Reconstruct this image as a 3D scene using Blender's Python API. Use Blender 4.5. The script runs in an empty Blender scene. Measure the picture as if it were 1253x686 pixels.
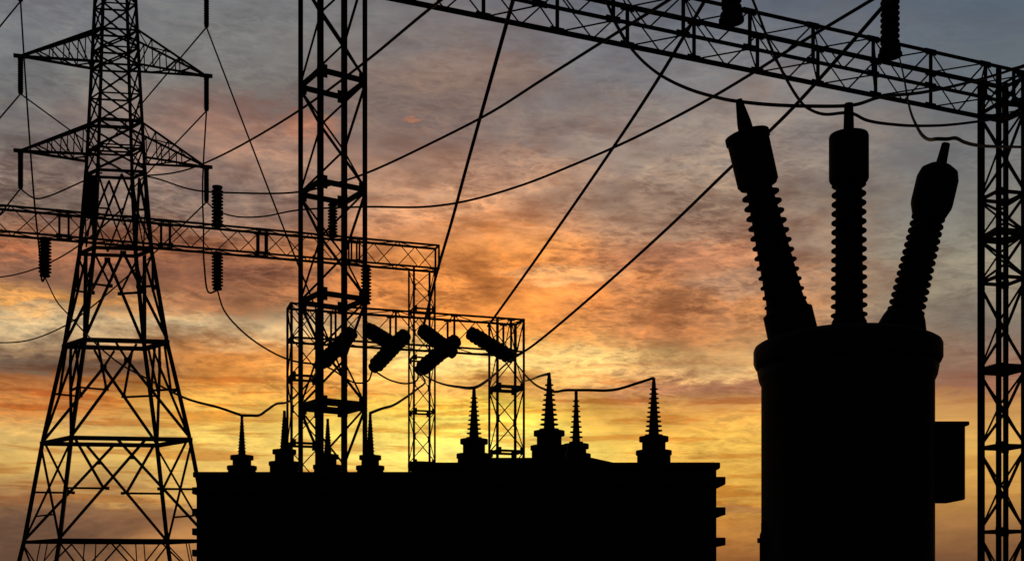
import bpy, math, random
from mathutils import Vector, Matrix
random.seed(7)
scene = bpy.context.scene
col = scene.collection
R = math.radians

# ------------------------------------------------------------------ camera
F, CX, HY, CAMH = 1500.0, 626.5, 720.0, 1.6      # focal length in photo pixels, centre column, horizon row, eye height
cam_d = bpy.data.cameras.new('camera')
cam = bpy.data.objects.new('camera', cam_d)
col.objects.link(cam)
cam.location = (0, 0, CAMH)
cam.rotation_euler = (R(90), 0, 0)
cam_d.sensor_fit = 'HORIZONTAL'
cam_d.sensor_width = 36
cam_d.lens = 36 * F / 1253
cam_d.shift_y = (HY - 343) / 1253
cam_d.clip_start = 0.1
cam_d.clip_end = 6000
scene.camera = cam

# ------------------------------------------------------------------ exposure
vs = scene.view_settings
vs.view_transform = 'Standard'
vs.look = 'None'
vs.exposure = 0
vs.gamma = 1
vs.use_curve_mapping = False

# ------------------------------------------------------------------ sky
SUN_AZ, SUN_EL = R(-3.0), R(1.6)
world = bpy.data.worlds.new('World')
scene.world = world
world.use_nodes = True
NT = world.node_tree
NT.nodes.clear()

def lin(c):
    return tuple(((v / 255) / 12.92 if v / 255 <= 0.04045 else ((v / 255 + 0.055) / 1.055) ** 2.4) for v in c)

class G:
    """small helper that chains shader nodes"""
    def __init__(s, nt): s.nt = nt
    def n(s, typ, **kw):
        x = s.nt.nodes.new(typ)
        for k, v in kw.items(): setattr(x, k, v)
        return x
    def put(s, sock, v):
        if hasattr(v, 'is_output'): s.nt.links.new(v, sock)
        else: sock.default_value = v
    def m(s, op, a, b=0.0, c=0.0):
        x = s.n('ShaderNodeMath', operation=op)
        s.put(x.inputs[0], a); s.put(x.inputs[1], b); s.put(x.inputs[2], c)
        return x.outputs[0]
    def xyz(s, a, b, c=0.0):
        x = s.n('ShaderNodeCombineXYZ')
        s.put(x.inputs[0], a); s.put(x.inputs[1], b); s.put(x.inputs[2], c)
        return x.outputs[0]
    def noise(s, vec, scale, detail=4, rough=0.55, dist=0.0):
        x = s.n('ShaderNodeTexNoise')
        s.put(x.inputs['Vector'], vec)
        x.inputs['Scale'].default_value = scale
        x.inputs['Detail'].default_value = detail
        x.inputs['Roughness'].default_value = rough
        x.inputs['Distortion'].default_value = dist
        return x.outputs[0]
    def step(s, v, a, b):
        x = s.n('ShaderNodeMapRange', interpolation_type='SMOOTHSTEP')
        s.put(x.inputs['Value'], v)
        x.inputs['From Min'].default_value = a; x.inputs['From Max'].default_value = b
        x.inputs['To Min'].default_value = 0; x.inputs['To Max'].default_value = 1
        return x.outputs[0]
    def mix(s, f, a, b, mode='MIX'):
        x = s.n('ShaderNodeMix', data_type='RGBA', blend_type=mode)
        s.put(x.inputs[0], f); s.put(x.inputs[6], a); s.put(x.inputs[7], b)
        return x.outputs[2]
    def ramp(s, f, stops):
        x = s.n('ShaderNodeValToRGB')
        e = x.color_ramp.elements
        while len(e) < len(stops): e.new(0.5)
        for k, (p, c) in enumerate(sorted(stops)):
            e[k].position = p; e[k].color = (*c, 1)
        s.put(x.inputs[0], f)
        return x.outputs[0]

def build_sky():
    g = G(NT)
    tc = g.n('ShaderNodeTexCoord')
    sep = g.n('ShaderNodeSeparateXYZ')
    NT.links.new(tc.outputs['Generated'], sep.inputs[0])
    dx, dy, dz = sep.outputs
    az = g.m('MULTIPLY', g.m('ARCTAN2', dx, dy), 180 / math.pi)          # degrees east of the view
    el = g.m('MULTIPLY', g.m('ARCSINE', dz), 180 / math.pi)              # degrees above the horizon
    # cloud sheet: streaks lie flat and get finer towards the horizon
    pv = g.xyz(az, g.m('MULTIPLY', el, 2.7), 0.0)
    pv2 = g.xyz(g.m('ADD', az, 40.0), g.m('MULTIPLY', el, 2.0), 3.0)
    big = g.m('SUBTRACT', g.noise(pv2, 0.13, 3, 0.5), 0.5)
    med = g.m('SUBTRACT', g.noise(pv, 0.22, 6, 0.62, 0.5), 0.5)
    fine = g.m('SUBTRACT', g.noise(g.xyz(az, g.m('MULTIPLY', el, 3.4), 9.0), 0.62, 9, 0.68, 0.25), 0.5)
    low = g.m('SUBTRACT', 1.0, g.step(el, 6.0, 13.0))                    # near the horizon the bands are straighter
    wamp = g.m('SUBTRACT', 1.0, g.m('MULTIPLY', low, 0.45))
    warp = g.m('ADD', g.m('MULTIPLY', big, 2.2), g.m('ADD', g.m('MULTIPLY', med, 2.4), g.m('MULTIPLY', fine, 1.7)))
    e2 = g.m('ADD', el, g.m('MULTIPLY', warp, wamp))
    f = g.m('DIVIDE', e2, 45.0)

    def col_ramp(x, rows):
        st = []
        for y, c in rows:
            e = math.degrees(math.atan((HY - y) / F * math.cos(math.atan((x - CX) / F))))
            st.append((max(0.0, e / 45.0), lin(c)))
        return st
    cols = [
        (20, [(715, (84, 64, 52)), (670, (98, 74, 60)), (640, (108, 82, 66)), (605, (160, 116, 78)), (565, (206, 168, 98)), (530, (214, 176, 108)), (505, (196, 128, 70)),
              (472, (184, 116, 66)), (445, (134, 106, 84)), (425, (150, 124, 96)), (405, (180, 158, 124)), (385, (190, 166, 128)), (367, (206, 150, 90)), (345, (126, 92, 74)), (300, (146, 97, 72)),
              (262, (118, 100, 90)), (205, (132, 114, 105)), (150, (122, 118, 115)), (90, (118, 120, 120)), (0, (117, 118, 124)), (-120, (80, 84, 94)), (-500, (40, 44, 54))]),
        (270, [(715, (120, 84, 60)), (640, (190, 135, 85)), (580, (232, 190, 105)), (530, (244, 206, 110)), (500, (240, 186, 92)), (462, (220, 146, 74)), (432, (196, 128, 70)), (412, (206, 168, 122)), (396, (206, 178, 136)),
               (372, (168, 118, 84)), (340, (136, 89, 68)), (302, (148, 97, 70)), (266, (128, 106, 96)), (230, (134, 114, 106)), (185, (148, 120, 108)), (148, (152, 116, 102)), (105, (124, 119, 115)), (60, (121, 121, 120)), (0, (118, 119, 121)),
               (-120, (86, 88, 96)), (-500, (40, 44, 54))]),
        (570, [(715, (220, 150, 70)), (620, (252, 208, 92)), (555, (255, 238, 126)), (520, (254, 230, 108)), (502, (252, 214, 94)), (482, (238, 174, 96)), (460, (246, 202, 116)), (438, (250, 214, 136)), (415, (244, 178, 96)), (392, (230, 148, 80)), (350, (228, 146, 84)), (315, (228, 152, 90)),
               (280, (216, 150, 104)), (245, (198, 150, 118)), (205, (176, 138, 116)), (160, (128, 108, 102)), (110, (126, 110, 104)), (60, (126, 115, 113)), (0, (116, 113, 117)), (-120, (82, 84, 94)), (-500, (40, 44, 54))]),
        (860, [(715, (120, 76, 48)), (680, (150, 98, 56)), (640, (186, 128, 66)), (600, (210, 158, 74)), (545, (240, 190, 92)), (505, (228, 168, 86)), (470, (178, 122, 86)), (440, (220, 172, 114)), (405, (188, 130, 84)), (350, (172, 116, 82)), (300, (166, 128, 104)), (250, (160, 134, 114)),
               (200, (148, 131, 120)), (150, (142, 130, 124)), (100, (120, 120, 124)), (0, (100, 106, 116)), (-120, (72, 80, 92)), (-500, (38, 44, 54))]),
        (1180, [(715, (96, 66, 50)), (680, (122, 84, 58)), (640, (160, 114, 70)), (600, (202, 150, 80)), (540, (218, 170, 92)), (495, (202, 148, 92)), (477, (152, 106, 84)), (440, (136, 108, 92)), (400, (124, 113, 102)), (350, (142, 132, 114)), (300, (140, 134, 120)),
                (250, (126, 123, 116)), (200, (113, 113, 113)), (100, (100, 108, 115)), (0, (88, 99, 113)), (-120, (66, 76, 90)), (-500, (36, 42, 54))]),
    ]
    azw = g.m('ADD', az, g.m('ADD', g.m('MULTIPLY', big, 9.0), g.m('MULTIPLY', med, 6.0)))
    c = g.ramp(f, col_ramp(*cols[0]))
    for (xa, _), (xb, rows) in zip(cols, cols[1:]):
        a = math.degrees(math.atan((xa - CX) / F)); b = math.degrees(math.atan((xb - CX) / F))
        c = g.mix(g.step(azw, a, b), c, g.ramp(f, col_ramp(xb, rows)))
    # single cloud banks and lit wisps: bearing, height, half-width, half-height (degrees), colour, density
    def bank(c, px, py, w, h, rgb, amt):
        a0 = math.degrees(math.atan((px - CX) / F))
        e0 = math.degrees(math.atan((HY - py) / F * math.cos(math.radians(a0))))
        wa, we = math.degrees(w / F), math.degrees(h / F)
        u = g.m('DIVIDE', g.m('ADD', g.m('SUBTRACT', az, a0), g.m('MULTIPLY', med, wa * 1.6)), wa)
        v = g.m('DIVIDE', g.m('ADD', g.m('SUBTRACT', el, e0), g.m('ADD', g.m('MULTIPLY', med, 1.1), g.m('MULTIPLY', fine, 1.5))), we)
        r = g.m('ADD', g.m('MULTIPLY', u, u), g.m('MULTIPLY', v, v))
        k = g.m('MULTIPLY', g.m('SUBTRACT', 1.0, g.step(r, 0.15, 2.2)), amt)
        return g.mix(k, c, (*lin(rgb), 1))
    for b in [(600, 350, 120, 60, (234, 146, 74), .4), (480, 130, 110, 42, (118, 100, 95), .6), (820, 312, 120, 16, (164, 106, 78), .6), (915, 345, 70, 14, (150, 124, 106), .6), (690, 336, 70, 7, (226, 176, 124), .5),
              (770, 395, 90, 22, (196, 126, 80), .5), (890, 450, 70, 16, (230, 188, 128), .65), (700, 440, 110, 9, (250, 206, 130), .5), (870, 476, 110, 9, (164, 114, 88), .55), (150, 632, 80, 16, (118, 84, 66), .75), (20, 665, 120, 30, (92, 68, 56), .7),
              (70, 448, 110, 10, (108, 88, 74), .75), (45, 308, 50, 5, (182, 112, 78), .7), (380, 152, 34, 12, (172, 116, 92), .7), (506, 150, 11, 3.5, (200, 128, 88), .5), (920, 622, 40, 5, (160, 112, 72), .7), (300, 330, 90, 16, (140, 92, 70), .5), (120, 330, 120, 18, (132, 90, 72), .5),
              (60, 366, 80, 5, (222, 156, 88), .65), (280, 398, 120, 8, (208, 180, 136), .5), (590, 90, 90, 20, (140, 112, 98), .45), (560, 470, 120, 6, (216, 158, 84), .4)]:
        c = bank(c, *b)
    # cloud texture: lit crests and grey troughs, thin flat streaks low down
    streak = g.m('SUBTRACT', g.noise(g.xyz(az, g.m('MULTIPLY', el, 14.0), 5.0), 0.17, 7, 0.62, 0.15), 0.5)
    grain = g.m('SUBTRACT', g.noise(g.xyz(g.m('ADD', az, g.m('MULTIPLY', el, 0.35)), g.m('MULTIPLY', el, 3.0), 21.0), 1.0, 9, 0.74, 0.15), 0.5)
    patch = g.step(g.noise(g.xyz(az, g.m('MULTIPLY', el, 2.2), 33.0), 0.2, 3, 0.5, 0.4), 0.34, 0.62)   # some sheets are smooth, some broken up
    tex = g.m('ADD', g.m('ADD', g.m('MULTIPLY', fine, 0.8), g.m('MULTIPLY', med, 1.25)), g.m('MULTIPLY', grain, g.m('MULTIPLY', g.m('ADD', 0.12, g.m('MULTIPLY', patch, 0.7)), g.m('SUBTRACT', 1.0, g.m('MULTIPLY', g.step(el, 15.0, 19.5), 0.55)))))
    # crisp ripples and torn edges: thin bright filaments where a ridged noise peaks
    rp = g.noise(g.xyz(g.m('ADD', az, g.m('MULTIPLY', el, 0.5)), g.m('MULTIPLY', el, 3.6), 71.0), 0.8, 7, 0.6, 0.45)
    ridge = g.m('SUBTRACT', 1.0, g.m('MULTIPLY', g.m('ABSOLUTE', g.m('SUBTRACT', rp, 0.5)), 9.0))
    ridge = g.m('MULTIPLY', g.m('MAXIMUM', ridge, 0.0), g.m('MULTIPLY', patch, 0.26))
    tex = g.m('ADD', tex, g.m('SUBTRACT', ridge, 0.05))
    tamp = g.m('MULTIPLY', g.m('ADD', 0.3, g.m('MULTIPLY', g.step(el, 5.0, 10.0), 0.7)), g.m('SUBTRACT', 1.0, g.m('MULTIPLY', g.step(el, 16.5, 22.0), 0.66)))
    tamp = g.m('MULTIPLY', tamp, g.m('SUBTRACT', 1.0, g.m('MULTIPLY', g.step(az, 10.0, 19.0), 0.6)))
    k = g.m('MULTIPLY', tex, tamp)
    tint = g.ramp(g.m('ADD', 0.5, g.m('MULTIPLY', k, 1.0)), [(0.12, (0.22, 0.20, 0.215)), (0.36, (0.375, 0.355, 0.355)), (0.5, (0.5, 0.5, 0.5)), (0.64, (0.65, 0.64, 0.60)), (0.88, (0.90, 0.86, 0.76))])
    c = g.mix(1.0, c, tint, 'MULTIPLY')
    c = g.mix(1.0, c, (2.0, 2.0, 2.0, 1), 'MULTIPLY')
    # broken sheets with definite edges: grey undersides and lit flanks
    sh = g.noise(g.xyz(g.m('ADD', az, g.m('MULTIPLY', el, 0.8)), g.m('MULTIPLY', el, 2.7), 51.0), 0.17, 9, 0.56, 0.35)
    win = g.m('MULTIPLY', g.step(el, 9.0, 12.0), g.m('SUBTRACT', 1.0, g.m('MULTIPLY', g.step(el, 19.0, 25.0), 0.6)))
    win = g.m('MULTIPLY', win, g.m('SUBTRACT', 1.0, g.m('MULTIPLY', g.step(az, 12.0, 19.0), 0.5)))
    dark = g.m('MULTIPLY', g.step(sh, 0.50, 0.60), win)
    lit = g.m('MULTIPLY', g.step(g.m('ABSOLUTE', g.m('SUBTRACT', sh, 0.47)), 0.05, 0.0), win)
    c = g.mix(g.m('MULTIPLY', dark, 0.55), c, g.mix(1.0, c, (0.66, 0.62, 0.66, 1), 'MULTIPLY'))
    c = g.mix(g.m('MULTIPLY', lit, 0.42), c, g.mix(1.0, c, (1.38, 1.24, 1.08, 1), 'MULTIPLY'))
    # low bars of cloud, orange against the yellow
    bars = g.m('ADD', g.m('MULTIPLY', streak, 2.0), g.m('MULTIPLY', fine, 0.45))
    bar = g.m('MULTIPLY', g.step(bars, 0.0, 0.22), g.m('MULTIPLY', g.step(el, 2.0, 5.0), g.m('SUBTRACT', 1.0, g.step(el, 8.5, 12.0))))
    c = g.mix(g.m('MULTIPLY', bar, g.m('SUBTRACT', 0.85, g.m('MULTIPLY', g.step(az, 9.0, 17.0), 0.5))), c, g.mix(1.0, c, (0.74, 0.50, 0.40, 1), 'MULTIPLY'))
    gl = g.m('MULTIPLY', g.step(g.m('MULTIPLY', bars, -1.0), 0.05, 0.30), g.m('MULTIPLY', g.step(el, 3.0, 6.0), g.m('SUBTRACT', 1.0, g.step(el, 9.0, 13.0))))
    c = g.mix(g.m('MULTIPLY', gl, 0.5), c, g.mix(1.0, c, (1.25, 1.18, 1.05, 1), 'MULTIPLY'))
    hs = g.n('ShaderNodeHueSaturation')
    hs.inputs['Saturation'].default_value = 1.02
    g.put(hs.inputs['Color'], c)
    c = hs.outputs[0]
    # away from the sunset the dusk sky falls off to a dark slate
    away = g.step(g.m('ABSOLUTE', g.m('SUBTRACT', az, math.degrees(SUN_AZ))), 27.0, 75.0)
    c = g.mix(away, c, (0.006, 0.007, 0.010, 1))
    c = g.mix(g.step(g.m('MULTIPLY', el, -1.0), 0.0, 1.5), c, (0.006, 0.005, 0.005, 1))
    bg = g.n('ShaderNodeBackground')
    g.put(bg.inputs['Color'], c)
    bg.inputs['Strength'].default_value = 1.0
    # clear twilight air behind the clouds
    sk = g.n('ShaderNodeTexSky', sky_type='NISHITA')
    sk.sun_disc = False
    sk.sun_elevation = SUN_EL
    sk.sun_rotation = SUN_AZ
    bg2 = g.n('ShaderNodeBackground')
    g.put(bg2.inputs['Color'], sk.outputs[0])
    bg2.inputs['Strength'].default_value = 0.002
    ad = g.n('ShaderNodeAddShader')
    out = g.n('ShaderNodeOutputWorld')
    NT.links.new(bg.outputs[0], ad.inputs[0]); NT.links.new(bg2.outputs[0], ad.inputs[1])
    NT.links.new(ad.outputs[0], out.inputs[0])
build_sky()
world.cycles.sampling_method = 'MANUAL'
world.cycles.sample_map_resolution = 512

# ------------------------------------------------------------------ sun (just above the horizon, behind the substation)
sd = bpy.data.lights.new('sun', 'SUN')
sd.energy = 0.15
sd.angle = R(0.6)
sd.color = (1.0, 0.62, 0.32)
so = bpy.data.objects.new('sun', sd)
col.objects.link(so)
sv = Vector((math.sin(SUN_AZ) * math.cos(SUN_EL), math.cos(SUN_AZ) * math.cos(SUN_EL), math.sin(SUN_EL)))
so.rotation_euler = sv.to_track_quat('Z', 'Y').to_euler()
so.location = (0, 200, 40)

# ------------------------------------------------------------------ materials
def material(name, a, b, scale, rough=0.7, metal=0.0, spec=0.12, stretch=(1, 1, 1), bump=0.0):
    m = bpy.data.materials.new(name)
    m.use_nodes = True
    g = G(m.node_tree)
    bs = m.node_tree.nodes['Principled BSDF']
    tc = g.n('ShaderNodeTexCoord')
    mp = g.n('ShaderNodeMapping')
    g.put(mp.inputs[0], tc.outputs['Object'])
    mp.inputs['Scale'].default_value = stretch
    nz = g.noise(mp.outputs[0], scale, 6, 0.62)
    g.put(bs.inputs['Base Color'], g.ramp(nz, [(0.36, a), (0.64, b)]))
    g.put(bs.inputs['Roughness'], g.m('ADD', g.m('MULTIPLY', nz, 0.25), rough - 0.12))
    bs.inputs['Metallic'].default_value = metal
    bs.inputs['Specular IOR Level'].default_value = spec
    if bump:
        bp = g.n('ShaderNodeBump')
        bp.inputs['Strength'].default_value = bump
        bp.inputs['Distance'].default_value = 0.03
        g.put(bp.inputs['Height'], nz)
        g.put(bs.inputs['Normal'], bp.outputs[0])
    return m
STEEL = material('weathered_steel', (0.030, 0.028, 0.027), (0.075, 0.070, 0.066), 3.0, 0.8)
PORC = material('brown_porcelain', (0.018, 0.012, 0.010), (0.034, 0.022, 0.017), 6.0, 0.75, spec=0.08)
PAINT = material('grey_tank_paint', (0.020, 0.021, 0.022), (0.040, 0.041, 0.041), 1.4, 0.75, stretch=(1, 1, 0.3))
FIT = material('dark_cast_iron', (0.020, 0.019, 0.018), (0.05, 0.046, 0.042), 9.0, 0.75)
CABLE = material('dull_aluminium_cable', (0.030, 0.028, 0.026), (0.060, 0.055, 0.050), 12.0, 0.75)
CONC = material('concrete', (0.16, 0.15, 0.14), (0.28, 0.27, 0.25), 4.0, 0.9, bump=0.2)
GRAVEL = material('gravel', (0.035, 0.031, 0.028), (0.11, 0.10, 0.09), 9.0, 0.95, bump=0.6)

# ------------------------------------------------------------------ helpers
class MB:
    def __init__(s): s.v = []; s.f = []; s.sm = []
    def add(s, vs, fs, smooth=False):
        o = len(s.v)
        s.v += [tuple(p) for p in vs]
        s.f += [tuple(i + o for i in q) for q in fs]
        s.sm += [smooth] * len(fs)
        return s
    def prism(s, p0, p1, prof, ref=None):
        """a 2-D profile swept from p0 to p1"""
        p0, p1 = Vector(p0), Vector(p1)
        d = (p1 - p0).normalized()
        ref = Vector(ref) if ref is not None else (Vector((0, 0, 1)) if abs(d.z) < 0.95 else Vector((0, 1, 0)))
        a = d.cross(ref)
        if a.length < 1e-4: a = d.cross(Vector((1, 0.3, 0)))
        a.normalize(); b = a.cross(d).normalized()
        n = len(prof)
        vs = [p0 + a * x + b * y for x, y in prof] + [p1 + a * x + b * y for x, y in prof]
        fs = [(i, (i + 1) % n, n + (i + 1) % n, n + i) for i in range(n)]
        fs += [tuple(range(n - 1, -1, -1)), tuple(range(n, 2 * n))]
        return s.add(vs, fs)
    def bar(s, p0, p1, w, h=None, ref=None):
        h = h or w
        return s.prism(p0, p1, [(-w / 2, -h / 2), (w / 2, -h / 2), (w / 2, h / 2), (-w / 2, h / 2)], ref)
    def angle(s, p0, p1, w, ref=None, t=None, flip=False):
        """an L-section steel angle"""
        t = t or max(0.012, w * 0.16); h = w / 2
        k = -1 if flip else 1
        pr = [(-h * k, -h), (h * k, -h), (h * k, -h + t), ((-h + t) * k, -h + t), ((-h + t) * k, h), (-h * k, h)]
        if flip: pr.reverse()
        return s.prism(p0, p1, pr, ref)
    def box(s, c, size, rz=0.0):
        x, y, z = [q / 2 for q in size]
        M = Matrix.Rotation(rz, 3, 'Z'); c = Vector(c)
        vs = [c + M @ Vector((i * x, j * y, k * z)) for k in (-1, 1) for j in (-1, 1) for i in (-1, 1)]
        return s.add(vs, [(0, 2, 3, 1), (4, 5, 7, 6), (0, 1, 5, 4), (2, 6, 7, 3), (0, 4, 6, 2), (1, 3, 7, 5)])
    def bevbox(s, c, size, b=0.03, rz=0.0):
        """box with chamfered vertical and top edges"""
        x, y, z = [q / 2 for q in size]
        M = Matrix.Rotation(rz, 3, 'Z'); c = Vector(c)
        def ring(ix, zz):
            X, Y = x - ix, y - ix
            pts = [(-X + b, -Y), (X - b, -Y), (X, -Y + b), (X, Y - b), (X - b, Y), (-X + b, Y), (-X, Y - b), (-X, -Y + b)]
            return [c + M @ Vector((p[0], p[1], zz)) for p in pts]
        rs = [ring(b, -z), ring(0, -z + b), ring(0, z - b), ring(b, z)]
        vs = sum(rs, [])
        fs = []
        for k in range(3):
            for i in range(8):
                j = (i + 1) % 8
                fs.append((k * 8 + i, k * 8 + j, k * 8 + 8 + j, k * 8 + 8 + i))
        fs += [tuple(range(7, -1, -1)), tuple(range(24, 32))]
        return s.add(vs, fs)
    def lathe(s, base, axis, prof, seg=24, smooth=True):
        base, d = Vector(base), Vector(axis).normalized()
        a = d.cross(Vector((0, 1, 0)))
        if a.length < 1e-3: a = d.cross(Vector((1, 0, 0)))
        a.normalize(); b = d.cross(a)
        vs = []
        for r, h in prof:
            for i in range(seg):
                t = 2 * math.pi * i / seg
                vs.append(base + d * h + (a * math.cos(t) + b * math.sin(t)) * r)
        fs = []
        for k in range(len(prof) - 1):
            for i in range(seg):
                j = (i + 1) % seg
                fs.append((k * seg + i, k * seg + j, (k + 1) * seg + j, (k + 1) * seg + i))
        s.add(vs, fs, smooth)
        s.add([], [])
        o = len(s.v) - len(vs)
        s.f += [tuple(o + i for i in range(seg - 1, -1, -1)), tuple(o + (len(prof) - 1) * seg + i for i in range(seg))]
        s.sm += [False, False]
        return s
    def tube(s, pts, r, seg=8):
        pts = [Vector(p) for p in pts]
        vs = []; prev = None
        for i, p in enumerate(pts):
            d = (pts[min(i + 1, len(pts) - 1)] - pts[max(i - 1, 0)]).normalized()
            a = (prev - d * prev.dot(d)) if prev is not None else d.cross(Vector((0, 0, 1)) if abs(d.z) < .9 else Vector((1, 0, 0)))
            a.normalize(); prev = a; b = d.cross(a)
            for k in range(seg):
                t = 2 * math.pi * k / seg
                vs.append(p + (a * math.cos(t) + b * math.sin(t)) * r)
        fs = []
        for i in range(len(pts) - 1):
            for k in range(seg):
                j = (k + 1) % seg
                fs.append((i * seg + k, i * seg + j, (i + 1) * seg + j, (i + 1) * seg + k))
        o = len(s.v)
        s.add(vs, fs, True)
        s.f += [tuple(o + i for i in range(seg - 1, -1, -1)), tuple(o + (len(pts) - 1) * seg + i for i in range(seg))]
        s.sm += [False, False]
        return s
    def build(s, name, mat, parent=None, origin=None):
        """link as ONE mesh object; vertices are world positions, the object's origin is its parent's or the given point"""
        o0 = Vector(origin) if origin is not None else Vector((0, 0, 0))
        if parent is not None:
            o0 = world_of(parent)
        me = bpy.data.meshes.new(name)
        me.from_pydata([tuple(Vector(p) - o0) for p in s.v], [], s.f)
        me.polygons.foreach_set('use_smooth', s.sm)
        me.materials.append(mat)
        me.update()
        o = bpy.data.objects.new(name, me)
        col.objects.link(o)
        if parent is not None: o.parent = parent
        else: o.location = o0
        return o

def world_of(o):
    p = Vector(o.location)
    while o.parent is not None:
        o = o.parent; p += Vector(o.location)
    return p

def tag(o, label=None, cat=None, group=None, kind=None):
    for k, v in (('label', label), ('category', cat), ('group', group), ('kind', kind)):
        if v: o[k] = v
    return o

def thing(name, loc, label, cat, group=None):
    o = bpy.data.objects.new(name, None)
    o.empty_display_size = 0.3
    o.location = loc
    col.objects.link(o)
    return tag(o, label, cat, group)

def at(px, py, Y):
    """the point at distance Y that the photograph shows at (px, py)"""
    return Vector(((px - CX) / F * Y, Y, CAMH + (HY - py) / F * Y))

def spline(pts, n=10):
    """Catmull-Rom curve through the points"""
    P = [Vector(p) for p in pts]
    P = [P[0] * 2 - P[1]] + P + [P[-1] * 2 - P[-2]]
    out = []
    for i in range(1, len(P) - 2):
        p0, p1, p2, p3 = P[i - 1:i + 3]
        t0 = 0; t1 = t0 + max((p1 - p0).length, 1e-3) ** .5; t2 = t1 + max((p2 - p1).length, 1e-3) ** .5; t3 = t2 + max((p3 - p2).length, 1e-3) ** .5
        for k in range(n):
            t = t1 + (t2 - t1) * k / n
            A1 = p0 * ((t1 - t) / (t1 - t0)) + p1 * ((t - t0) / (t1 - t0))
            A2 = p1 * ((t2 - t) / (t2 - t1)) + p2 * ((t - t1) / (t2 - t1))
            A3 = p2 * ((t3 - t) / (t3 - t2)) + p3 * ((t - t2) / (t3 - t2))
            B1 = A1 * ((t2 - t) / (t2 - t0)) + A2 * ((t - t0) / (t2 - t0))
            B2 = A2 * ((t3 - t) / (t3 - t1)) + A3 * ((t - t1) / (t3 - t1))
            out.append(B1 * ((t2 - t) / (t2 - t1)) + B2 * ((t - t1) / (t2 - t1)))
    out.append(P[-2])
    return out

# ------------------------------------------------------------------ ground
gm = MB()
N = 24
xs = [-900 + 1800 * i / N for i in range(N + 1)]
ys = [-900 + 2900 * i / N for i in range(N + 1)]
gm.add([(x, y, 0) for y in ys for x in xs], [(j * (N + 1) + i, j * (N + 1) + i + 1, (j + 1) * (N + 1) + i + 1, (j + 1) * (N + 1) + i) for j in range(N) for i in range(N)])
tag(gm.build('ground', GRAVEL), 'flat gravel ground of the switchyard', None, None, 'structure')

# ------------------------------------------------------------------ lattice steelwork
def square(c, w, th, z):
    """corners of a rotated square: near-left, near-right, far-right, far-left"""
    u = Vector((math.cos(th), math.sin(th), 0)); v = Vector((-math.sin(th), math.cos(th), 0))
    c = Vector((c[0], c[1], z)); h = w / 2
    return [c - u * h - v * h, c + u * h - v * h, c + u * h + v * h, c - u * h + v * h]

def holder(name, parent):
    """an assembly of a thing: an Empty that carries its pieces"""
    o = bpy.data.objects.new(name, None)
    o.empty_display_size = .2
    col.objects.link(o)
    o.parent = parent
    return o

def column(parent, c, w, th, ztop, rings, leg_w, brace_w, ring_h=0.1, ring_t=0.06, legs_w=None, mid=(0, 2), heavy=(), heavy_h=.2):
    """square lattice column: four legs, ring frames, one bracing mesh per bay, four footings"""
    cp = holder('column', parent)
    for z in rings:
        rm = MB()
        hh = heavy_h if z in heavy else ring_h
        q = square(c, w, th, z)
        for i in range(4):
            a, b = q[i], q[(i + 1) % 4]
            d = (b - a).normalized(); s_ = d.cross(Vector((0, 0, 1)))
            rm.bar(a, b, ring_t, hh)
            g = max(hh, .26 * w)
            rm.bar(a + d * .02, a + d * (0.15 * w), .022, g)
            rm.bar(b - d * .02, b - d * (0.15 * w), .022, g)
        rm.build('ring_frame', STEEL, cp)
    q = square(c, w, th, 0)
    for p in q:
        f = MB().bevbox(p + Vector((0, 0, 0.08)), (0.62, 0.62, 0.36), 0.03, th)
        f.box(p + Vector((0, 0, 0.28)), (0.42, 0.42, 0.04), th)
        f.build('footing', CONC, cp)
    b0, t0 = square(c, w, th, 0.3), square(c, w, th, ztop)
    for i in range(4):
        lw = legs_w[i] if legs_w else leg_w
        side = (b0[(i + 1) % 4] - b0[i]).normalized()
        MB().angle(b0[i], t0[i], lw, ref=-side, t=lw * .22).build('leg', STEEL, cp)
    zs = sorted([0.35] + list(rings) + [ztop])
    for za, zb in zip(zs, zs[1:]):
        if zb - za < .5: continue
        a, b = square(c, w, th, za + .03), square(c, w, th, zb - .03)
        m_ = square(c, w, th, (za + zb) / 2)
        bm = MB()
        for i in range(4):
            j = (i + 1) % 4
            k, o = (i, j) if i in mid else (j, i)
            bm.angle(b[o], m_[k], brace_w); bm.angle(m_[k], a[o], brace_w, flip=True)
            d = (m_[o] - m_[k]).normalized()
            bm.bar(m_[k] + d * .02 - Vector((0, 0, .15)), m_[k] + d * .02 + Vector((0, 0, .15)), .13, .02, ref=d.cross(Vector((0, 0, 1))))
        bm.build('bracing', STEEL, cp)
    return cp

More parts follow.
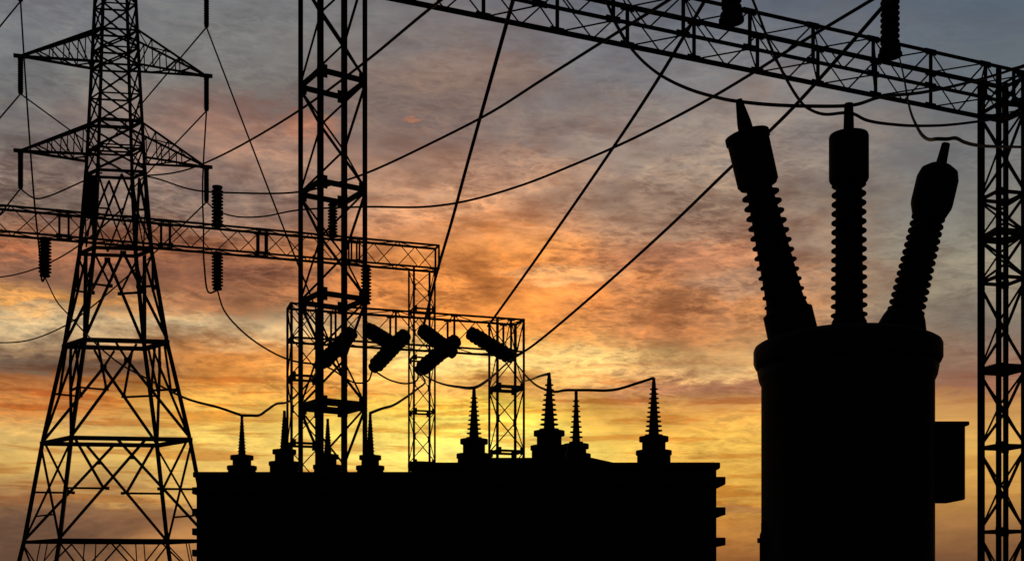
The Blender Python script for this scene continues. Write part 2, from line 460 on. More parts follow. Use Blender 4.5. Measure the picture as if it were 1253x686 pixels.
def beam(parent, p0, p1, width, height, bay, offset, chord_w, post_w, brace_w, double=0.0, gusset=(.4, .16), over=(0, 0), stagger=True, div=1):
    """box-section lattice beam from p0 to p1 (centre of its underside)"""
    bp = holder('beam', parent)
    p0, p1 = Vector(p0), Vector(p1)
    d = (p1 - p0); L = d.length; d.normalize()
    n = Vector((-d.y, d.x, 0)).normalized(); U = Vector((0, 0, 1))
    def pt(s, side, top): return p0 + d * s + n * (side * width / 2) + U * (height if top else 0)
    s0, s1 = -over[0], L + over[1]
    nodes = []
    k = offset
    while k > s0 + .2: k -= bay
    k += bay
    while k < s1 - .1: nodes.append(k); k += bay
    for side in (-1, 1):
        for s in nodes:
            s_ = s + (bay / 2 if (side > 0 and stagger) else 0)
            if s_ > s1 - .1: continue
            um = MB()
            for q in ((-double / 2, double / 2) if double else (0,)):
                um.bar(pt(s_ + q, side, 0), pt(s_ + q, side, 1), post_w, post_w * .8, ref=n)
            for top in (0, 1):
                g = pt(s_, side, top) + U * (gusset[1] * .2 if not top else -gusset[1] * .2)
                um.bar(g - d * gusset[0] / 2, g + d * gusset[0] / 2, .03, gusset[1])
            um.build('upright', STEEL, bp)
    for s in (s0, s1):
        em = MB()
        q = [pt(s, -1, 0), pt(s, 1, 0), pt(s, 1, 1), pt(s, -1, 1)]
        for i in range(4): em.bar(q[i], q[(i + 1) % 4], post_w, post_w, ref=d)
        em.build('end_frame', STEEL, bp)
    for side in (-1, 1):
        for top in (0, 1):
            MB().angle(pt(s0, side, top), pt(s1, side, top), chord_w, ref=U if top else -U, flip=side > 0, t=chord_w * .25).build('chord', STEEL, bp)
    edges = [s0] + nodes + [s1]
    for sa, sb in zip(edges, edges[1:]):
        if sb - sa < .3: continue
        bm = MB()
        for t in range(div):
            a_, b_ = sa + (sb - sa) * t / div, sa + (sb - sa) * (t + 1) / div
            sm = (a_ + b_) / 2
            for side in (-1, 1):
                a0 = 1 if side < 0 else 0
                bm.angle(pt(a_, side, a0), pt(sm, side, 1 - a0), brace_w); bm.angle(pt(sm, side, 1 - a0), pt(b_, side, a0), brace_w)
            for top in (0, 1):
                bm.angle(pt(a_, -1, top), pt(sm, 1, top), brace_w); bm.angle(pt(sm, 1, top), pt(b_, -1, top), brace_w)
        bm.build('bracing', STEEL, bp)
    return bp

# --- near gantry: tall column left of centre, long beam to the column at the right edge
D1 = Vector((2.302, 1, 0)).normalized()
TH1 = math.atan2(D1.y, D1.x)
C1 = Vector((-4.39, 30, 0))
T2 = 8.64
C2 = Vector((C1.x + 2.302 * T2, C1.y + T2, 0))
near_g = thing('steel_gantry', C1, 'tall dark lattice steel gantry whose long box beam spans the top right of the sky', 'gantry')
RZ = [3.4, 6.06, 8.64, 11.3, 13.94, 16.65]
column(near_g, C1, 1.2, R(33.5), 20.2, RZ + [18.9], 0.12, 0.05, heavy=(6.06,), ring_t=.07, ring_h=.12, heavy_h=.17)
column(near_g, C2 - D1 * .06, .97, R(14.5), 17.75, [3.4, 6.06, 8.5, 11.3, 12.7, 13.94, 16.65], 0.17, 0.068, legs_w=(.12, .2, .12, .24), heavy=(8.5, 12.7), ring_t=.075, ring_h=.1, heavy_h=.2)
ZB = 16.62
beam(near_g, C1 + Vector((0, 0, ZB)), C2 + Vector((0, 0, ZB)), 1.18, 1.08, 2.15, 13.9, 0.105, 0.085, 0.042, over=(.6, .6), gusset=(.42, .17))
DB = Vector((.75, -.66, 0)).normalized()
beam(near_g, C2 + DB * .5 + Vector((0, 0, ZB + .03)), C2 + DB * 11 + Vector((0, 0, ZB + .03)), 1.1, 1.02, 2.15, 1.0, 0.105, 0.085, 0.042, gusset=(.42, .17))

# --- far gantry: beam crossing behind the pylon, ending on a slim column
D2 = Vector((2.98, 1, 0)).normalized()
TH2 = math.atan2(D2.y, D2.x)
FA = Vector((-20.88, 50, 0)) - D2 * 3.2
FB = Vector((-3.41, 55.86, 0))
FC = FB - D2 * 0.72
far_g = thing('steel_gantry', FC, 'long lattice gantry behind the pylon with insulators above and below its level beam', 'gantry')
ZF = 16.1
column(far_g, FC, 0.98, TH2, ZF, [2.5, 4.9, 7.3, 9.6, 12.0, 14.2], 0.085, 0.035, ring_t=.05, ring_h=.08)
column(far_g, FA + D2 * .6, 0.98, TH2, ZF, [2.5, 4.9, 7.3, 9.6, 12.0, 14.2], 0.085, 0.035, ring_t=.05, ring_h=.08)
beam(far_g, FA + Vector((0, 0, ZF)), FB + Vector((0, 0, ZF)), 0.62, 1.06, 4.05, 3.2 + 2.45, 0.09, 0.075, 0.04, double=.36, gusset=(.62, .14), stagger=False, div=2)

# --- low gantry between the two, carrying the strain insulators
SL = Vector((-7.80, 46, 0))
SR = Vector((-.22, 48.46, 0))
TH3 = math.atan2(1, 3)
D3 = Vector((3, 1, 0)).normalized()
low_g = thing('steel_gantry', SL, 'low lattice portal of two slim posts standing behind the transformers', 'gantry')
for c in (SL, SR):
    column(low_g, c, 1.1, TH3, 12.2, [2.0, 4.5, 7.0, 9.5], 0.09, 0.04, ring_t=.06, ring_h=.09, heavy=(9.5,) if c is SR else (), heavy_h=.13)
beam(low_g, SL + Vector((0, 0, 10.9)), SR + Vector((0, 0, 10.9)), 1.0, 1.27, 2.3, 1.1, 0.08, 0.075, 0.036, over=(.55, .55), gusset=(.3, .12), stagger=False)

# ------------------------------------------------------------------ pylon
PC = Vector(((141 - CX) / F * 61.2, 61.2, 0))
PTH = R(15)
PU = Vector((math.cos(PTH), math.sin(PTH), 0)); PV = Vector((-math.sin(PTH), math.cos(PTH), 0))
pyl = thing('transmission_pylon', PC, 'tall tapering lattice pylon with triangular cross-arms at the left', 'pylon')
def pz(y): return CAMH + (HY - y) / F * 61.2
LV = [(758, 134), (660, 110), (540, 88), (421, 61.5), (308, 43.2), (205, 35), (100, 29.5), (-25, 23.5), (-70, 20), (-150, 3)]
BU = Vector((math.cos(R(8)), math.sin(R(8)), 0)); BV = Vector((-math.sin(R(44)), math.cos(R(44)), 0)) * .6
def width_at(y):
    for (ya, a), (yb, b) in zip(LV, LV[1:]):
        if yb <= y <= ya: break
    else: ya, a, yb, b = *LV[0], *LV[1]
    return .818 * 2 * (a + (b - a) * (ya - y) / (ya - yb)) / 1.035 / F * 61.2
def corner(y):
    """near-left, near-right, far-right, far-left corner of the tower body at a height"""
    h = width_at(y) / 2
    c = Vector((PC.x, PC.y, max(0.05, pz(y))))
    return [c - BU * h - BV * h, c + BU * h - BV * h, c + BU * h + BV * h, c - BU * h + BV * h]
for i in range(4):
    lm = MB()
    for (ya, _), (yb, _) in zip(LV, LV[1:]):
        a, b = corner(ya)[i], corner(yb)[i]
        w_ = .21 if ya > 210 else .16
        lm.angle(a, b, w_, ref=-(corner(ya)[(i + 1) % 4] - a).normalized(), t=.05)
    lm.build('leg', STEEL, pyl)
for p in corner(758): MB().bevbox((p.x, p.y, .1), (.9, .9, .5), .04, PTH).build('footing', CONC, pyl)
def ring(y, h, t):
    m = MB()
    for yy in ((y - h / 2, y + h / 2) if h else (y,)):
        q = corner(yy)
        for i in range(4): m.bar(q[i], q[(i + 1) % 4], t, t)
    m.build('ring_frame', STEEL, pyl)
ring(662, 0, .15); ring(540, 0, .2); ring(421, 0, .2); ring(308, 0, .15); ring(213, 0, .12); ring(185, 0, .08); ring(150, 0, .08); ring(83, 0, .08); ring(40, 0, .08)
def lerp(a, b, t): return a + (b - a) * t
def panel(yb, yt, pattern, w, faces=(0, 1, 2, 3), nodes=()):
    """bracing of one storey, the same on all four faces"""
    A, B = corner(yb), corner(yt)
    m = MB()
    for i in faces:
        j = (i + 1) % 4
        bl, br, tl, tr = A[i], A[j], B[i], B[j]
        def P(u, v): return lerp(lerp(bl, br, u), lerp(tl, tr, u), v)
        for (u0, v0, u1, v1, k) in pattern:
            m.angle(P(u0, v0), P(u1, v1), w * k)
        for (u, v, g) in nodes:                                          # gusset plates where diagonals meet
            d = (br - bl).normalized()
            m.bar(P(u, v) - d * g / 2, P(u, v) + d * g / 2, .03, g * .9)
    m.build('bracing', STEEL, pyl)
def zigs(n):
    z = []
    for k in range(n):
        z += [(k / n, 1, (k + .5) / n, 0, .7), ((k + .5) / n, 0, (k + 1) / n, 1, .7), ((k + .5) / n, 0, (k + .5) / n, 1, .45)]
    return z
panel(700, 664, zigs(3), .1, (0,)); panel(700, 664, zigs(3), .1, (2,)); panel(700, 664, zigs(1), .1, (1,)); panel(700, 664, zigs(1), .1, (3,))
panel(758, 700, [(0, 0, .5, 1, 1), (1, 0, .5, 1, 1), (0, 1, 1, 1, 1)], .1)
panel(660, 540, [(0, .0, .62, 1, 1.1), (1, 0, .38, 1, 1.1), (.03, 1, .28, .5, .9), (.97, 1, .72, .5, .9), (0, .5, .31, .5, .8), (1, .5, .69, .5, .8)], .13, (0,), nodes=[(.31, .5, .17), (.69, .5, .17), (.5, .81, .18)])
panel(660, 540, [(0, .0, .62, 1, 1.1), (1, 0, .38, 1, 1.1), (.03, 1, .28, .5, .9), (.97, 1, .72, .5, .9), (0, .5, .31, .5, .8), (1, .5, .69, .5, .8)], .13, (2,), nodes=[(.31, .5, .17), (.69, .5, .17), (.5, .81, .18)])
for k in (1, 3): panel(660, 540, [(0, 0, 1, .98, 1), (1, 0, 0, .98, 1), (.25, .245, .75, .245, .7)], .12, (k,))
panel(538, 424, [(0, .0, .5, .82, 1.15), (1, 0, .5, .82, 1.15), (.5, .82, .38, 1, .9), (.5, .82, .62, 1, .9), (0, .52, .28, .5, .75), (1, .52, .72, .5, .75), (.28, .5, .16, 1, .8), (.72, .5, .84, 1, .8)], .13, nodes=[(.5, .82, .32), (.28, .51, .22), (.72, .51, .22)])
panel(418, 312, [(0, 0.0, .5, 1, 1.15), (1, 0, .5, 1, 1.15), (0, .62, .3, .6, .8), (1, .62, .7, .6, .8), (.3, .6, 0, 1, .8), (.7, .6, 1, 1, .8)], .13, nodes=[(.3, .6, .2), (.7, .6, .2), (.5, .98, .3)])
panel(304, 215, [(0, 0, .5, .98, 1), (1, 0, .5, .98, 1), (0, .5, .25, .5, .8), (1, .5, .75, .5, .8), (.25, .5, 0, 1, .7), (.75, .5, 1, 1, .7), (.25, .5, .5, 0, .6), (.75, .5, .5, 0, .6)], .11)
ylev = [210, 181, 152, 118, 83, 61, 40, 8, -25]
for ya, yb in zip(ylev, ylev[1:]):
    panel(ya, yb, [(0, 0, 1, 1, 1), (1, 0, 0, 1, 1), (0, 1, 1, 1, .9)], .085, nodes=[(.5, .5, .2)])
panel(-25, -70, [(0, 0, 1, 1, 1), (1, 0, 0, 1, 1), (0, 1, 1, 1, 1)], .08)
panel(-70, -148, [(0, 0, 1, .5, 1), (1, .5, 0, 1, 1)], .07)
ARM_L = 4.42
def arm(yc, sgn):
    """pyramid cross-arm: two lower and two upper chords meeting at the tip"""
    zb, zt = pz(yc), pz(yc) + 1.72
    tip = PC + PU * (sgn * ARM_L) + Vector((0, 0, zb))
    bc = [corner(yc)[k] for k in ((0, 3) if sgn < 0 else (1, 2))]
    tcs = [corner(yc - 42)[k] for k in ((0, 3) if sgn < 0 else (1, 2))]
    m = MB()
    m.bar(tip - PU * .32, tip + PU * .3, .2, .14)
    ap = m.build('cross_arm', STEEL, pyl)
    for q in bc + tcs:
        MB().angle(q, tip, .11, t=.03).build('chord', STEEL, ap)
    w = MB()
    for k in range(2):
        st = 4
        for i in range(st):
            a, b = i / (st + 1), (i + 1) / (st + 1)
            w.angle(lerp(bc[k], tip, a), lerp(tcs[k], tip, b), .06)
            w.angle(lerp(tcs[k], tip, a), lerp(bc[k], tip, a), .055)
    for i in range(3):
        a, b = i / 4, (i + 1) / 4
        w.angle(lerp(bc[i % 2], tip, a), lerp(bc[1 - i % 2], tip, b), .055)
        w.angle(lerp(tcs[i % 2], tip, a), lerp(tcs[1 - i % 2], tip, b), .055)
    w.build('bracing', STEEL, ap)
    return tip
tips = {}
for key, yc in (('low', 194.5), ('mid', 81), ('top', -30)):
    for sgn in (-1, 1): tips[key, sgn] = arm(yc, sgn)

# ------------------------------------------------------------------ insulators
def sheds(n, L, r0, r1, s0, s1, under=.35):
    """profile of a stack of n rain sheds over a tapering core (radius, height)"""
    pr = [(r0, 0.0)]
    st = L / n
    for i in range(n):
        t = (i + .5) / n
        rc, rs = r0 + (r1 - r0) * t, s0 + (s1 - s0) * t
        z = st * i
        pr += [(rc, z + st * .32), (rs, z + st * .36), (rs, z + st * (.36 + under * .5)), (rc * 1.02, z + st * (.44 + under * .5))]
    pr.append((r1, L))
    return pr

def insulator(name, p0, p1, r, n, label, cat, group, cap=(1.05, .1), core=.62, flange=True, seg=20, hook=0.0):
    """string or post insulator from its fixed end p0 to its live end p1"""
    p0, p1 = Vector(p0), Vector(p1)
    d = p1 - p0; L = d.length; d.normalize()
    t = thing(name, p0, label, cat, group)
    cl = cap[1]
    a, b = cl + hook, cl
    MB().lathe(p0 + d * a, d, sheds(n, L - a - b, r * core, r * core, r, r), seg, False).build('shed_stack', PORC, t)
    cr = r * cap[0]
    m = MB().lathe(p0 + d * hook, d, [(cr * .8, 0), (cr, cl * .15), (cr, cl * .6), (r * core, cl * 1.02)], seg)
    if hook: m.bar(p0 - d * .04, p0 + d * (hook + .02), .05, .05)
    m.build('end_fitting', FIT, t)
    MB().lathe(p1 - d * cl * 1.02, d, [(r * core, 0), (cr * .8, cl * .4), (cr * .8, cl * .85), (cr * .3, cl * 1.02)], seg).build('end_fitting', FIT, t)
    return t

# on the pylon arms
arm_word = {'top': 'topmost', 'mid': 'middle', 'low': 'lowest'}
ends = {}
for key in ('top', 'mid', 'low'):
    for sgn in (-1, 1):
        p0 = tips[key, sgn] - Vector((0, 0, .07))
        ln = 1.78 if sgn < 0 else 1.72
        if key == 'top' and sgn > 0: ln = 2.0
        p1 = p0 - Vector((0, 0, ln))
        ends[key, sgn] = p1
        insulator('line_insulator', p0, p1, .135, 14, 'dark rod insulator under the %s cross-arm tip on the %s side of the pylon' % (arm_word[key], 'left' if sgn < 0 else 'right'),
                  'insulator', 'line insulators hanging from the pylon arms', core=.84)
def far_beam(px, z):
    t = (px - CX) / F
    # point of the far beam's axis that lies on this bearing
    s = (FA.x - t * FA.y) / (t * D2.y - D2.x)
    p = FA + D2 * s
    return Vector((p.x, p.y, z))
G2 = 'post insulators standing on the far gantry beam'
G3 = 'insulators hanging from the far gantry beam'
for px, h, r, lab in ((113, 1.62, .27, 'stout ribbed post insulator on the far beam, in front of the pylon body'),
                      (266, 1.75, .25, 'ribbed post insulator on the far beam between pylon and tall column'),
                      (407, 1.65, .22, 'ribbed post insulator on the far beam, seen through the tall column')):
    p = far_beam(px, ZF + 1.08)
    insulator('post_insulator', p, p + Vector((0, 0, h)), r, 10, lab, 'insulator', G2, cap=(1.1, .16))
hang = {}
for px, h, r, lab in ((55, 1.62, .26, 'ribbed insulator hanging from the far beam, left of the pylon'),
                      (266, 1.62, .25, 'ribbed insulator hanging from the far beam, right of the pylon'),
                      (448, 1.75, .24, 'ribbed insulator hanging from the far beam beside the tall column leg')):
    p = far_beam(px, ZF - .04)
    hang[px] = p - Vector((0, 0, h))
    insulator('hanging_insulator', p, hang[px], r, 10, lab, 'insulator', G3, cap=(1.0, .14))
# the two big posts on the near beam
def near_beam(px, z, off=0):
    n = Vector((-D1.y, D1.x, 0)); A = C1 + n * off
    t = (px - CX) / F
    s = (A.x - t * A.y) / (t * D1.y - D1.x)
    p = A + D1 * s
    return Vector((p.x, p.y, z))
for px, lab in ((895, 'fat ribbed post insulator on the top of the near beam, left of two'), (1089, 'fat ribbed post insulator on the top of the near beam, right of two')):
    p = near_beam(px, ZB + 1.14, .25)
    t = insulator('post_insulator', p, p + Vector((0, 0, 2.5)), .285, 11, lab, 'insulator', 'post insulators standing on the near gantry beam', cap=(1.12, .3), core=.8, seg=28)
    MB().lathe(p + Vector((0, 0, -.03)), (0, 0, 1), [(.36, 0), (.36, .06)], 24, False).build('base_plate', STEEL, t)
# strain strings on the low gantry
G4 = 'fat strain insulators on the low gantry'
strings = {}
for key, a, b, lab in (('A', (431, 406, 46.6), (393, 446, 45.6), 'fat strain insulator tilted down-left, seen through the tall column'),
                       ('B', (449, 402, 46.8), (483, 423, 46.2), 'short fat strain insulator beside the tall column, sloping down-right'),
                       ('E', (496, 409, 47.1), (456, 451, 45.8), 'fat strain insulator sloping down-left, next to the tall column'),
                       ('C', (516, 403, 47.3), (556, 433, 46.6), 'fat strain insulator sloping down-right in front of the slim far column'),
                       ('G', (558, 416, 47.6), (512, 454, 46.2), 'fat strain insulator sloping down-left in front of the slim far column'),
                       ('D', (575, 407, 47.9), (627, 438, 47.0), 'fat strain insulator sloping down-right to the right post of the low gantry')):
    p0, p1 = at(*a), at(*b)
    strings[key] = (p0, p1)
    insulator('strain_insulator', p0, p1, .30, 9, lab, 'insulator', G4, cap=(.9, .16), core=.75)

# ------------------------------------------------------------------ transformers behind the middle
def px_x(px, Y): return (px - CX) / F * Y
def px_z(py, Y): return CAMH + (HY - py) / F * Y

def bushing(parent, px, Y, ytop, yfl, ystep, yroof, wf, ws, core, shed, n):
    """turret, flange, porcelain column and terminal rod"""
    k = Y / F
    x = px_x(px, Y); z0, z1, z2, z3 = [px_z(v, Y) for v in (yroof + 4, ystep, yfl, ytop)]
    base = Vector((x, Y, z0))
    H = [0, z1 - z0, z2 - z0]
    rs, rf = ws * k / 2, wf * k / 2
    m = MB().lathe(base, (0, 0, 1), [(rs * .93, 0), (rs * .93, H[1] - .1), (rs, H[1] - .1), (rs, H[1] - .03), (rf * .8, H[1] - .03), (rf * .8, H[2] - .09), (rf, H[2] - .08), (rf, H[2])], 28, False)
    b = m.build('bushing', PAINT, parent)
    zc = z2; Lc = (z3 - z2) * .86
    MB().lathe((x, Y, zc - .01), (0, 0, 1), sheds(n, Lc, core * k / 2, core * k * .2, shed * k / 2, shed * k * .2), 22).build('shed_column', PORC, b)
    MB().lathe((x, Y, zc + Lc - .02), (0, 0, 1), [(core * k * .2, 0), (core * k * .19, .07), (.03, .09), (.026, (z3 - z2) * .14 + .02)], 12).build('terminal_rod', FIT, b)
    return Vector((x, Y, z3))

def transformer(label, xl, xr, Y0, depth, ytop, bands, xside, bushings, plate=None, ribs=7):
    Yc = Y0 + depth / 2
    X0, X1 = px_x(xl, Y0), px_x(xr, Y0)
    zt = px_z(ytop, Y0)
    cx = (X0 + X1) / 2
    t = thing('power_transformer', (cx, Yc, 0), label, 'transformer', 'power transformers in the yard')
    MB().bevbox((cx, Yc, (zt - .1 + .35) / 2), (X1 - X0, depth, zt - .1 - .35), .03).build('tank', PAINT, t)
    MB().bevbox((cx, Yc, zt - .05), (X1 - X0 + .1, depth + .1, .1), .012).build('lid', PAINT, t)
    for q in (-.3, .3): MB().box((cx, Yc + depth * q, .17), (X1 - X0 - .3, .3, .34)).build('skid', STEEL, t)
    k = Y0 / F
    for y in bands:
        z = px_z(y, Y0)
        MB().bevbox((cx, Yc, z), (X1 - X0 + xside * 2 * k, depth + .14, .125), .008).build('stiffener_band', PAINT, t)
    for i in range(ribs):
        x = X0 + (X1 - X0) * (i + .5) / ribs
        MB().box((x, Y0 - .03, (zt + .2) / 2), (.08, .12, zt - .75)).build('stiffener_rib', PAINT, t)
    if plate:
        xa, xb, yp = plate
        a, b = px_x(xa, Y0 + .3), px_x(xb, Y0 + .3)
        m = MB()
        zp = px_z(yp, Y0 + .3)
        m.add([(a, Y0 + .3, zt), (b, Y0 + .3, zt), (b, Yc + .4, zt), (a, Yc + .4, zt), (a + .15, Y0 + .35, zp), (b - .5, Y0 + .35, zp), (b - .5, Yc + .35, zp), (a + .15, Yc + .35, zp)],
              [(3, 2, 1, 0), (4, 5, 6, 7), (0, 1, 5, 4), (1, 2, 6, 5), (2, 3, 7, 6), (3, 0, 4, 7)])
        m.build('cover_plate', PAINT, t)
    tops = [bushing(t, *b) for b in bushings]
    return t, tops

tl, tops_l = transformer('dark box-shaped power transformer at lower left with slender bushings in a row', 240, 516, 22.4, 2.4, 577, (600, 626, 650, 676), 4,
    [(296, 23.6, 508, 557, 568, 577, 28, 36, 9, 11.5, 11), (348, 23.6, 502, 550, 563, 577, 29, 38, 10, 12.5, 11),
     (401, 23.6, 512, 556, 567, 577, 27, 36, 9, 11.5, 11), (453, 23.6, 505, 557, 568, 577, 27, 35, 9.5, 12, 11)], ribs=5)
tr, tops_r = transformer('dark box-shaped power transformer at lower middle with tall conical ribbed bushings', 503, 877, 19.6, 2.4, 565.5, (588, 625, 662, 699), 10,
    [(580, 20.8, 474, 537, 553, 566, 34, 43, 12, 20, 10), (672, 20.4, 457, 527, 543, 566, 38, 46, 14, 25, 10),
     (705, 21.5, 477, 543, 553, 566, 31, 36, 10, 18, 9), (800, 20.8, 462, 534, 549, 566, 36, 44, 13, 23, 11)], plate=(566, 762, 559), ribs=6)

# ------------------------------------------------------------------ tall tank with three big bushings
BY = 13.0
K = BY / F
bx = px_x(1036, BY)
brk = thing('tank_circuit_breaker', (bx, BY, 0), 'big round dark tank with three ribbed bushings fanning out from its lid', 'circuit breaker')
def bz(y): return px_z(y, BY)
rt = 102.5 * K
MB().lathe((bx, BY, 0), (0, 0, 1), [(rt * .96, .35), (rt, .4), (rt, 1.3), (rt * 1.012, 1.32), (rt * 1.012, 1.42), (rt, 1.44), (rt, bz(470)), (rt * 1.03, bz(463)), (rt * 1.05, bz(452))], 64, True).build('tank', PAINT, brk)
rl = 112 * K
MB().lathe((bx, BY, 0), (0, 0, 1), [(rl * .9, bz(450)), (rl * .98, bz(447)), (rl, bz(442)), (rl, bz(427)), (rl * .985, bz(423)), (rl * .95, bz(420.5)), (rl * .8, bz(414)), (rl * .6, bz(409)), (.01, bz(405))], 64, True).build('lid', PAINT, brk)
for k in (-.5, .5): MB().box((bx, BY + k, .18), (2.0, .22, .36)).build('skid', STEEL, brk)

def big_bushing(base, tip, parts, seg=36):
    """parts: list of (name, material, profile); profile in px along the axis from the base"""
    p0, p1 = at(base[0], base[1], BY), at(tip[0], tip[1], BY)
    d = (p1 - p0).normalized()
    first = None
    for name, mat, prof, smooth in parts:
        o = MB().lathe(p0, d, [(r * K, h * K) for r, h in prof], seg, smooth).build(name, mat, brk if first is None else first)
        if first is None: first = o
    return p1
def ribs_px(h0, h1, n, c0, c1, s0, s1):
    return [(r, h + h0) for r, h in sheds(n, h1 - h0, c0, c1, s0, s1, .22)]
# left one: leaning left, sharp-edged head
LEN1 = math.hypot(968 - 904, 405 - 122)
t1 = big_bushing((969, 405), (904, 122), [
    ('bushing', PAINT, [(33, -40), (32, -6), (30.5, -4), (30, 24), (25.5, 27), (24, 34)], False),
    ('shed_column', PORC, ribs_px(30, 190, 13, 23, 15, 26, 22.5), False),
    ('head', FIT, [(15, 183), (23.5, 184), (25, 186), (25.5, 238), (27, 239), (27, 246), (24, 247), (11, 249)], False),
    ('terminal_rod', FIT, [(9.5, 247), (8.5, 262), (5, 284), (4, LEN1)], True)])
t2 = big_bushing((1039, 400), (1038.5, 127), [
    ('bushing', PAINT, [(26, -40), (26, -4), (22, -2), (21, 6), (18, 12)], False),
    ('shed_column', PORC, ribs_px(10, 180, 15, 16.5, 15.5, 22, 20.5), False),
    ('head', FIT, [(15, 177), (22.5, 178), (23.8, 181), (23.8, 232), (22.8, 235), (9, 238)], False),
    ('terminal_rod', FIT, [(6.5, 236), (5.8, 262), (5.2, 273)], True)])
t3 = big_bushing((1104, 400), (1157.5, 176), [
    ('bushing', PAINT, [(32, -44), (31, -4), (29, 0), (25, 12), (21, 20)], False),
    ('shed_column', PORC, ribs_px(16, 142, 14, 18, 15.5, 22.5, 20), False),
    ('head', FIT, [(15, 139), (20, 140), (24.5, 152), (25, 156), (25, 186), (22, 196), (14, 202), (7, 204)], True),
    ('terminal_rod', FIT, [(7, 200), (6, 212), (5, math.hypot(53.5, 224))], True)])
cb = Vector((px_x(1161, BY), BY + .28, bz(565)))
cab = MB().bevbox(cb, (39 * K + .02, .55, 92 * K), .012).build('control_cabinet', PAINT, brk)
MB().bevbox(cb + Vector((.012, -.01, 47 * K)), (45 * K, .62, 5 * K), .008).build('cabinet_roof', PAINT, cab)
MB().box(cb + Vector((0, -.285, 0)), (30 * K, .02, 78 * K)).build('cabinet_door', PAINT, cab)
MB().lathe((px_x(934, BY), BY - .1, 0.3), (0, 0, 1), [(.06, 0), (.06, bz(655) - .3), (.045, bz(650) - .3), (.045, bz(640) - .3), (.02, bz(638) - .3)], 14, False).lathe((px_x(934, BY), BY - .1, bz(664)), (0, 0, 1), [(.085, 0), (.085, .05)], 14, False).build('drain_pipe', FIT, brk)

# ------------------------------------------------------------------ conductors
def cable(pts, r, label, group, clamp=False, n=10):
    p = [q if isinstance(q, Vector) else at(*q) for q in pts]
    o = MB().tube(spline(p, n), r, 8).build('power_cable', CABLE, None, p[0])
    tag(o, label, 'cable', group)
    return o
GL, GJ, GB, GT = 'overhead line conductors', 'jumper cables to the transformer bushings', 'thick cables at the round tank bushings', 'thin conductors at the pylon'
# long spans
cable([(900, -255, 16), (540, 0, 27), (448, 75, 31.5), (365, 136, 37), (265, 193, 47), (215, 211, 54), (160, 216, 60.8)], .034, 'straight conductor climbing from the pylon behind the tall column to the top edge', GL)
cable([(160, 212, 60.8), (190, 218, 58), (235, 232, 54), (290, 236, 49), (364, 235, 44), (422, 221, 40), (460, 207, 38), (530, 174, 35), (600, 138, 32.5), (660, 100, 30), (725, 59, 27.5), (800, 12, 25), (1000, -115, 19)], .034, 'conductor sagging right of the pylon, then rising past the steep line to the beam', GL)
cable([ends['low', 1], (266, 258, 60), (290, 265, 57), (320, 265, 54), (365, 257, 49), (448, 253, 43), (520, 253, 39.5), (570, 246, 37.5), (640, 226, 35), (708, 199, 33), (780, 167, 30.5), (859, 126, 28.5), (912, 95, 27), (982, 51, 25), (1067, 0, 23), (1250, -110, 19)], .034, 'long sagging conductor from the lowest right pylon arm across the middle of the sky', GL)
cable([at(517, 404, 47.3), (535, 332, 43), (553, 270, 39.5), (572, 200, 36), (600, 100, 31.5), (628, 0, 28), (690, -220, 21)], .05, 'steep conductor rising almost upright from the strain insulators to the top edge', GL)
cable([at(597, 399, 47.9), (660, 311, 43), (748, 184, 37), (809, 91, 32.5), (863, 0, 29), (980, -200, 21)], .046, 'slanting conductor rising from the right post of the low gantry', GL)
cable([strings['D'][1], (650, 424, 45.5), (727, 360, 41), (816, 280, 37), (894, 205, 33.5), (939, 163, 31.5), (977, 125, 30), (1079, 10, 26), (1290, -235, 19)], .044, 'slanting conductor passing behind the left bushing of the round tank', GL)
# at the round tank
cable([(690, -110, 17), (741, 0, 15.8), (758, 37, 15.4), (777, 65, 15), (805, 90, 14.5), (840, 108, 14), (880, 120, 13.4), t1 - Vector((0, 0, .02)), (940, 128, 13), (990, 130, 13), t2 - Vector((0, 0, .02)), (1077, 119, 13.6), (1130, 113, 14.6), (1200, 97, 16.5), (1253, 80, 18), (1420, 10, 22)], .0185, 'thick cable draped over the left and middle bushing tips of the round tank', GB)
cable([(880, -95, 17.5), (921, 0, 15.8), (949, 71, 14.6), (977, 121, 13.8), (991, 134, 13.4), (1010, 140, 13.15), t2 - Vector((0, .045, .115)), (1060, 147, 13.1), (1100, 153, 13.6), (1135, 154, 14.2), (1170, 152, 15), (1253, 140, 17), (1420, 110, 22)], .0165, 'cable dropping steeply to the middle bushing neck then running right', GB)
cable([near_beam(1100, ZB + 1.2, .25), (1106, 95, 29), (1113, 132, 22), (1121, 153, 17), (1130, 167, 14.5), (1139, 171, 13.4), (1148, 170, 13.05), t3 + Vector((0, 0, .05)), (1168, 169, 13.2), (1180, 174, 13.8), (1197, 178, 15), (1253, 180, 19), (1400, 182, 26)], .02, 'looped cable hanging from the near beam to the right bushing tip of the round tank', GB)
# jumpers behind and over the transformers
cable([ends['top', -1], (33, 125, 57), (42, 246, 53.5), (48, 305, 51.5), (52, 344, 50.7), hang[55]], .038, 'thin cable dropping past the left arm tips of the pylon to the far beam insulator', GT)
cable([hang[55], (68, 366, 49), (84, 385, 46), (112, 415, 41), (143, 442, 36), (180, 463, 31), (230, 488, 26.5), (270, 499, 24.3), tops_l[0]], .026, 'cable running behind the pylon legs down to the leftmost transformer bushing', GJ)
cable([tops_l[0], (306, 508, 23.9), (316, 508, 24.6), (326, 502, 26), (338, 494, 28), (351, 492, 30), (364, 482, 34), (380, 465, 40), strings['A'][1]], .028, 'wavy cable from the leftmost transformer bushing up to the tall column', GJ)
cable([ends['mid', 1], (248, 220, 60), (249, 280, 56.5), (250, 325, 54), (256, 358, 53), hang[266]], .038, 'cable hanging straight down from the middle right arm tip to the far beam insulator', GT)
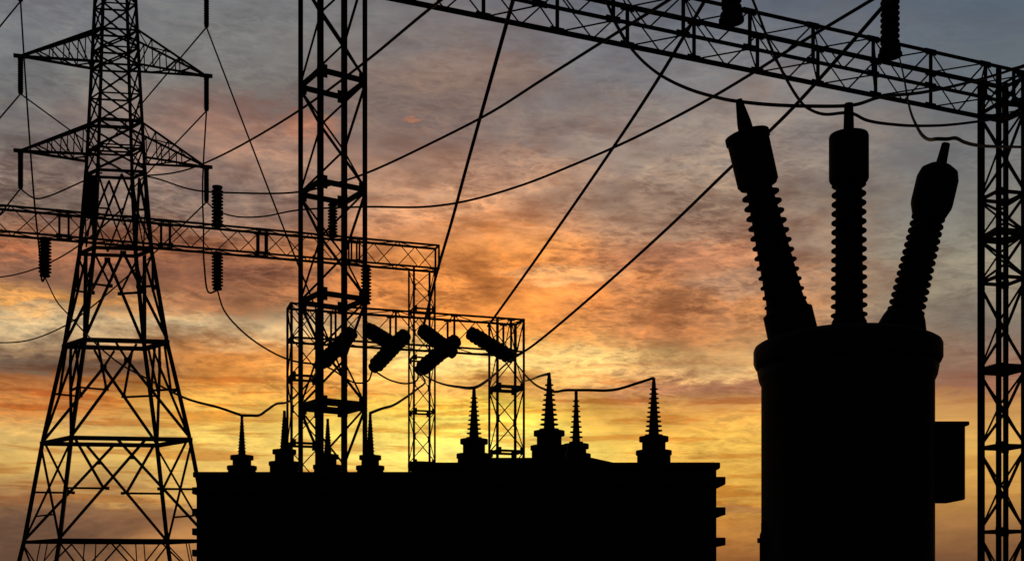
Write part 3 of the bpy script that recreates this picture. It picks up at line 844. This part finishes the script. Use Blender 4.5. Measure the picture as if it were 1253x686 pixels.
cable([hang[266], (273, 377, 52), (290, 399, 50.5), (320, 423, 48.5), (358, 441, 46.5), strings['A'][1]], .036, 'cable curving down from the far beam insulator to the low gantry', GJ)
cable([strings['A'][1], (407, 452, 45.6), (422, 462, 45.6), (435, 468, 45.6), (450, 466, 45.6), strings['E'][1]], .032, 'drooping jumper between the two strain insulators at the tall column', GJ)
cable([tops_l[3], (466, 500, 24.5), (480, 496, 26.5), (495, 487, 30), (510, 476, 36), (520, 466, 42), strings['G'][1]], .03, 'cable from the rightmost slender bushing up to the slim far column', GJ)
cable([strings['E'][1], (465, 458, 45.8), (478, 465, 45.9), (497, 469, 46), (510, 465, 46.1), strings['G'][1]], .032, 'drooping jumper between the two middle strain insulators', GJ)
cable([strings['G'][1], (526, 463, 41), (540, 469, 34), (561, 473, 25), tops_r[0], (595, 466, 25), (605, 458, 32), (616, 448, 40), strings['D'][1]], .028, 'jumper sagging over the left conical bushing of the middle transformer', GJ)
cable([strings['D'][1], (636, 450, 42), (650, 466, 31), (664, 475, 25), (680, 479, 22.5), (694, 477, 21.6), tops_r[2], (722, 477, 21.4), (740, 477.5, 21.2), (757, 475.5, 21), (780, 468.5, 20.9), tops_r[3]], .024, 'cable over the small conical bushing rising to the one at the right end', GJ)
cable([SR + Vector((.6, -.2, 9.75)), (650, 464, 38), (660, 460, 27), tops_r[1]], .026, 'short cable from the low gantry post to the tallest conical bushing', GJ)
# thin wires round the pylon
cable([ends['top', 1], (349, 284, 55), (425, 472, 50)], .038, 'thin wire slanting down-right from the topmost right arm of the pylon', GT)
cable([ends['top', 1], (120, 190, 69)], .036, 'thin wire slanting down-left from the topmost right arm of the pylon', GT)
cable([ends['mid', 1], (165, 228, 68)], .036, 'thin wire slanting down-left from the middle right arm of the pylon', GT)
cable([ends['low', 1], (180, 318, 66)], .036, 'thin wire slanting down-left from the lowest right arm of the pylon', GT)
cable([ends['mid', -1], (125, 188, 63)], .036, 'thin wire slanting down-right from the middle left arm of the pylon', GT)
cable([ends['mid', -1], (-70, 226, 52)], .036, 'thin wire slanting down-left from the middle left arm of the pylon', GT)
cable([ends['top', -1], (-70, 118, 52)], .036, 'thin wire slanting down-left from the topmost left arm of the pylon', GT)
cable([ends['low', -1], (34, 238, 60.2), (44, 243, 60.5), (62, 239, 61), (90, 227, 61.5), (125, 211, 62)], .038, 'slack wire curving from the lowest left arm back to the pylon waist', GT)
cable([ends['low', -1], (-70, 350, 52)], .036, 'thin wire slanting down-left from the lowest left arm of the pylon', GT)
cable([(-120, 342, 76), (0, 339, 72), (45, 328, 70), (80, 311, 68), (110, 290, 66), (150, 255, 62.5)], .038, 'far thin conductor sagging to the left edge just below the far beam', GT)
cable([(-120, 410, 76), (0, 419, 72), (35, 416, 71), (80, 398, 69), (110, 377, 67.5), (165, 330, 64)], .038, 'far thin conductor sagging to the left edge behind the pylon legs', GT)
